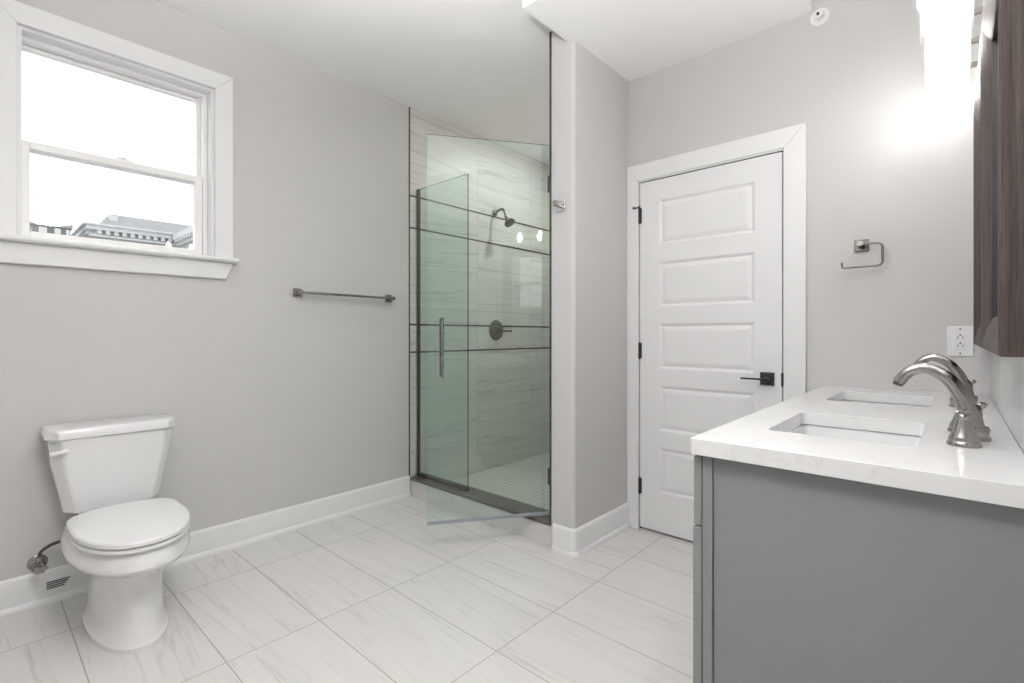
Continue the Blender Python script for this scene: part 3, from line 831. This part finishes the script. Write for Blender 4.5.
# vanity lights: built at the origin, local x toward the room is -X
vl = thing('vanity_light', 'three-shade glass vanity light over the mirror nearer the door wall', 'wall lamp', (XC - .0005, 2.28, 2.145), 0, 'vanity lights over the mirrors')
link('backplate', MB().box(-.024, 0, -.27, .27, -.045, .045), M['nickel_dk'], vl, local=True, bevel=.003)
for j, yo in enumerate((-.20, 0, .20)):
    mb = MB().box(-.128, -.024, yo - .008, yo + .008, -.008, .008).lathe([(.030, -.014), (.030, .016), (.022, .020)], (-.120, yo, 0), 'z', 24)
    mb.lathe([(.016, -.050), (.016, -.014)], (-.120, yo, 0), 'z', 16)
    link('arm', mb, M['nickel_dk'], vl, local=True, bevel=.0015)
    # double-walled open cylinder of seeded glass
    pr = [(.030, -.0145), (.0525, -.0145), (.0545, -.018), (.0545, -.192), (.0515, -.192), (.0515, -.019), (.030, -.0185)]
    link('lamp_shade', MB().lathe(pr, (-.120, yo, 0), 'z', 32, cap=False), M['shade'], vl, local=True, smooth=True)
    bp = [(.010, -.052), (.013, -.060), (.020, -.078), (.026, -.098), (.026, -.112), (.019, -.128), (.008, -.137), (.001, -.139)]
    link('light_bulb', MB().lathe(bp, (-.120, yo, 0), 'z', 20), M['bulb'], vl, local=True, smooth=True)
dup_tree(vl, (XC - .0005, 1.56, 2.145), 'three-shade glass vanity light over the mirror nearer the end panel')

# added unseen fill: a hanging bowl in the room, a disc in the shower
LX, LY, LZ = -.68, .42, 2.10
cl = thing('added_bowl_light', 'added unseen bowl fill light hanging from the ceiling on a short stem', 'fill light', (LX, LY, ZC))
link('canopy', MB().lathe([(.065, -.0005), (.065, -.012), (.05, -.024), (.012, -.026)], (LX, LY, ZC), 'z', 32), M['nickel'], cl, smooth=True)
link('stem', MB().lathe([(.008, ZC - LZ - .022), (.008, .02)], (LX, LY, LZ), 'z', 14), M['nickel'], cl, smooth=True)
pr = [(.002, -.095), (.08, -.088), (.14, -.062), (.185, -.015), (.20, .045), (.197, .046), (.180, -.008), (.136, -.052), (.08, -.076), (.002, -.083)]
link('bowl', MB().lathe(pr, (LX, LY, LZ), 'z', 40), M['bowl'], cl, smooth=True)
link('fill_disc', MB().lathe([(.150, -.02), (.150, -.005), (.02, .0), (.009, .0)], (LX, LY, LZ), 'z', 36), M['fill_glow'], cl, smooth=True)
sl = thing('added_shower_light', 'added unseen round fill light in the shower ceiling', 'fill light', (-2.2, 3.2, ZC))
link('trim_ring', MB().lathe([(.085, -.0005), (.085, -.006), (.068, -.008)], (-2.2, 3.2, ZC), 'z', 32), M['trim'], sl, smooth=True)
link('diffuser', MB().lathe([(.066, -.0085), (.06, -.0115), (.01, -.012)], (-2.2, 3.2, ZC), 'z', 32), M['shower_fill_glow'], sl, smooth=True)

# ------------------------------------------------------------------ street and buildings beyond the window
gd = struct('ground', MB().box(-60, -3.2, -30, 60, -8.4, -8), M['asphalt'])
def bracket_row(mb, p0, p1, nrm, z, n, wd, dp, ht):
    p0 = Vector(p0); p1 = Vector(p1); d = (p1 - p0); L_ = d.length; d.normalize(); nr = Vector(nrm)
    for i in range(n):
        c = p0 + d * (L_ * (i + .5) / n)
        a = c - d * wd / 2; b2 = c + d * wd / 2
        q = [a, b2, b2 + nr * dp, a + nr * dp]
        mb.loft([[(v.x, v.y, z - ht) for v in q], [(v.x, v.y, z) for v in q]])
BX = -15.0
bA = thing('building', 'pale stone building with a bracketed cornice seen through the lower window sash', 'building', (BX - 3, 2.8, -8))
y0, y1 = 1.98, 9.0
link('wall', MB().box(BX - 6, BX, y0, y1, -8, 3.45), M['stone_fac'], bA)
mb = MB().box(BX - 6.1, BX + .10, y0 - .10, y1, 3.45, 3.50).box(BX - 6.2, BX + .16, y0 - .16, y1, 3.60, 3.70).box(BX - 6.1, BX + .22, y0 - .22, y1, 3.70, 3.74)
mb.box(BX - 6, BX + .02, y0 - .02, y1, 3.50, 3.60)
bracket_row(mb, (BX + .02, y0), (BX + .02, y1 - 3), (1, 0), 3.60, 26, .08, .12, .09)
bracket_row(mb, (BX - 4, y0 - .02), (BX, y0 - .02), (0, -1), 3.60, 22, .08, .12, .09)
link('cornice', mb, M['stone_lt'], bA)
link('roof', MB().loft([[(BX - 5.5, y0 + .1, 3.74), (BX - .05, y0 + .1, 3.74), (BX - .05, y1, 3.74), (BX - 5.5, y1, 3.74)], [(BX - 5, y0 + .35, 4.12), (BX - .45, y0 + .35, 4.12), (BX - .45, y1, 4.12), (BX - 5, y1, 4.12)]]), M['slate'], bA)
link('chimney', MB().box(BX - .45, BX - .25, y0 + .30, y0 + .48, 3.74, 4.06), M['stone_lt'], bA)
link('window', MB().box(BX - .05, BX + .015, 2.35, 2.75, 2.2, 3.2), M['stone_dk'], bA)
# nearer wing turning toward the viewer
bW = thing('building', 'pale stone wing with a bracketed cornice at the right side of the window view', 'building', (-13, 5, -8))
wy = 3.62
link('wall', MB().box(BX + .23, -10.2, wy, 9, -8, 3.40), M['stone_fac'], bW)
mb = MB().box(BX + .23, -10.1, wy - .14, 9, 3.55, 3.68).box(BX + .23, -10.1, wy - .05, 9, 3.40, 3.55)
bracket_row(mb, (BX + .3, wy - .05), (-10.2, wy - .05), (0, -1), 3.55, 22, .08, .09, .08)
link('cornice', mb, M['stone_lt'], bW)
link('roof', MB().box(BX + .3, -10.3, wy, 9, 3.68, 3.76), M['slate'], bW)
# small block to the left
bC = thing('building', 'small grey stone block with pale piers at the left of the window view', 'building', (-15.3, 1.3, -8))
link('wall', MB().box(BX - .8, BX - .05, .93, 1.56, -8, 3.57), M['stone_dk'], bC)
link('parapet', MB().box(BX - .86, BX + .02, .89, 1.60, 3.57, 3.67), M['slate'], bC)
for y, wd in ((1.10, .13), (1.34, .10), (1.51, .05)):
    link('pier', MB().box(BX - .05, BX + .05, y - wd / 2, y + wd / 2, -8, 3.53), M['stone_lt'], bC)
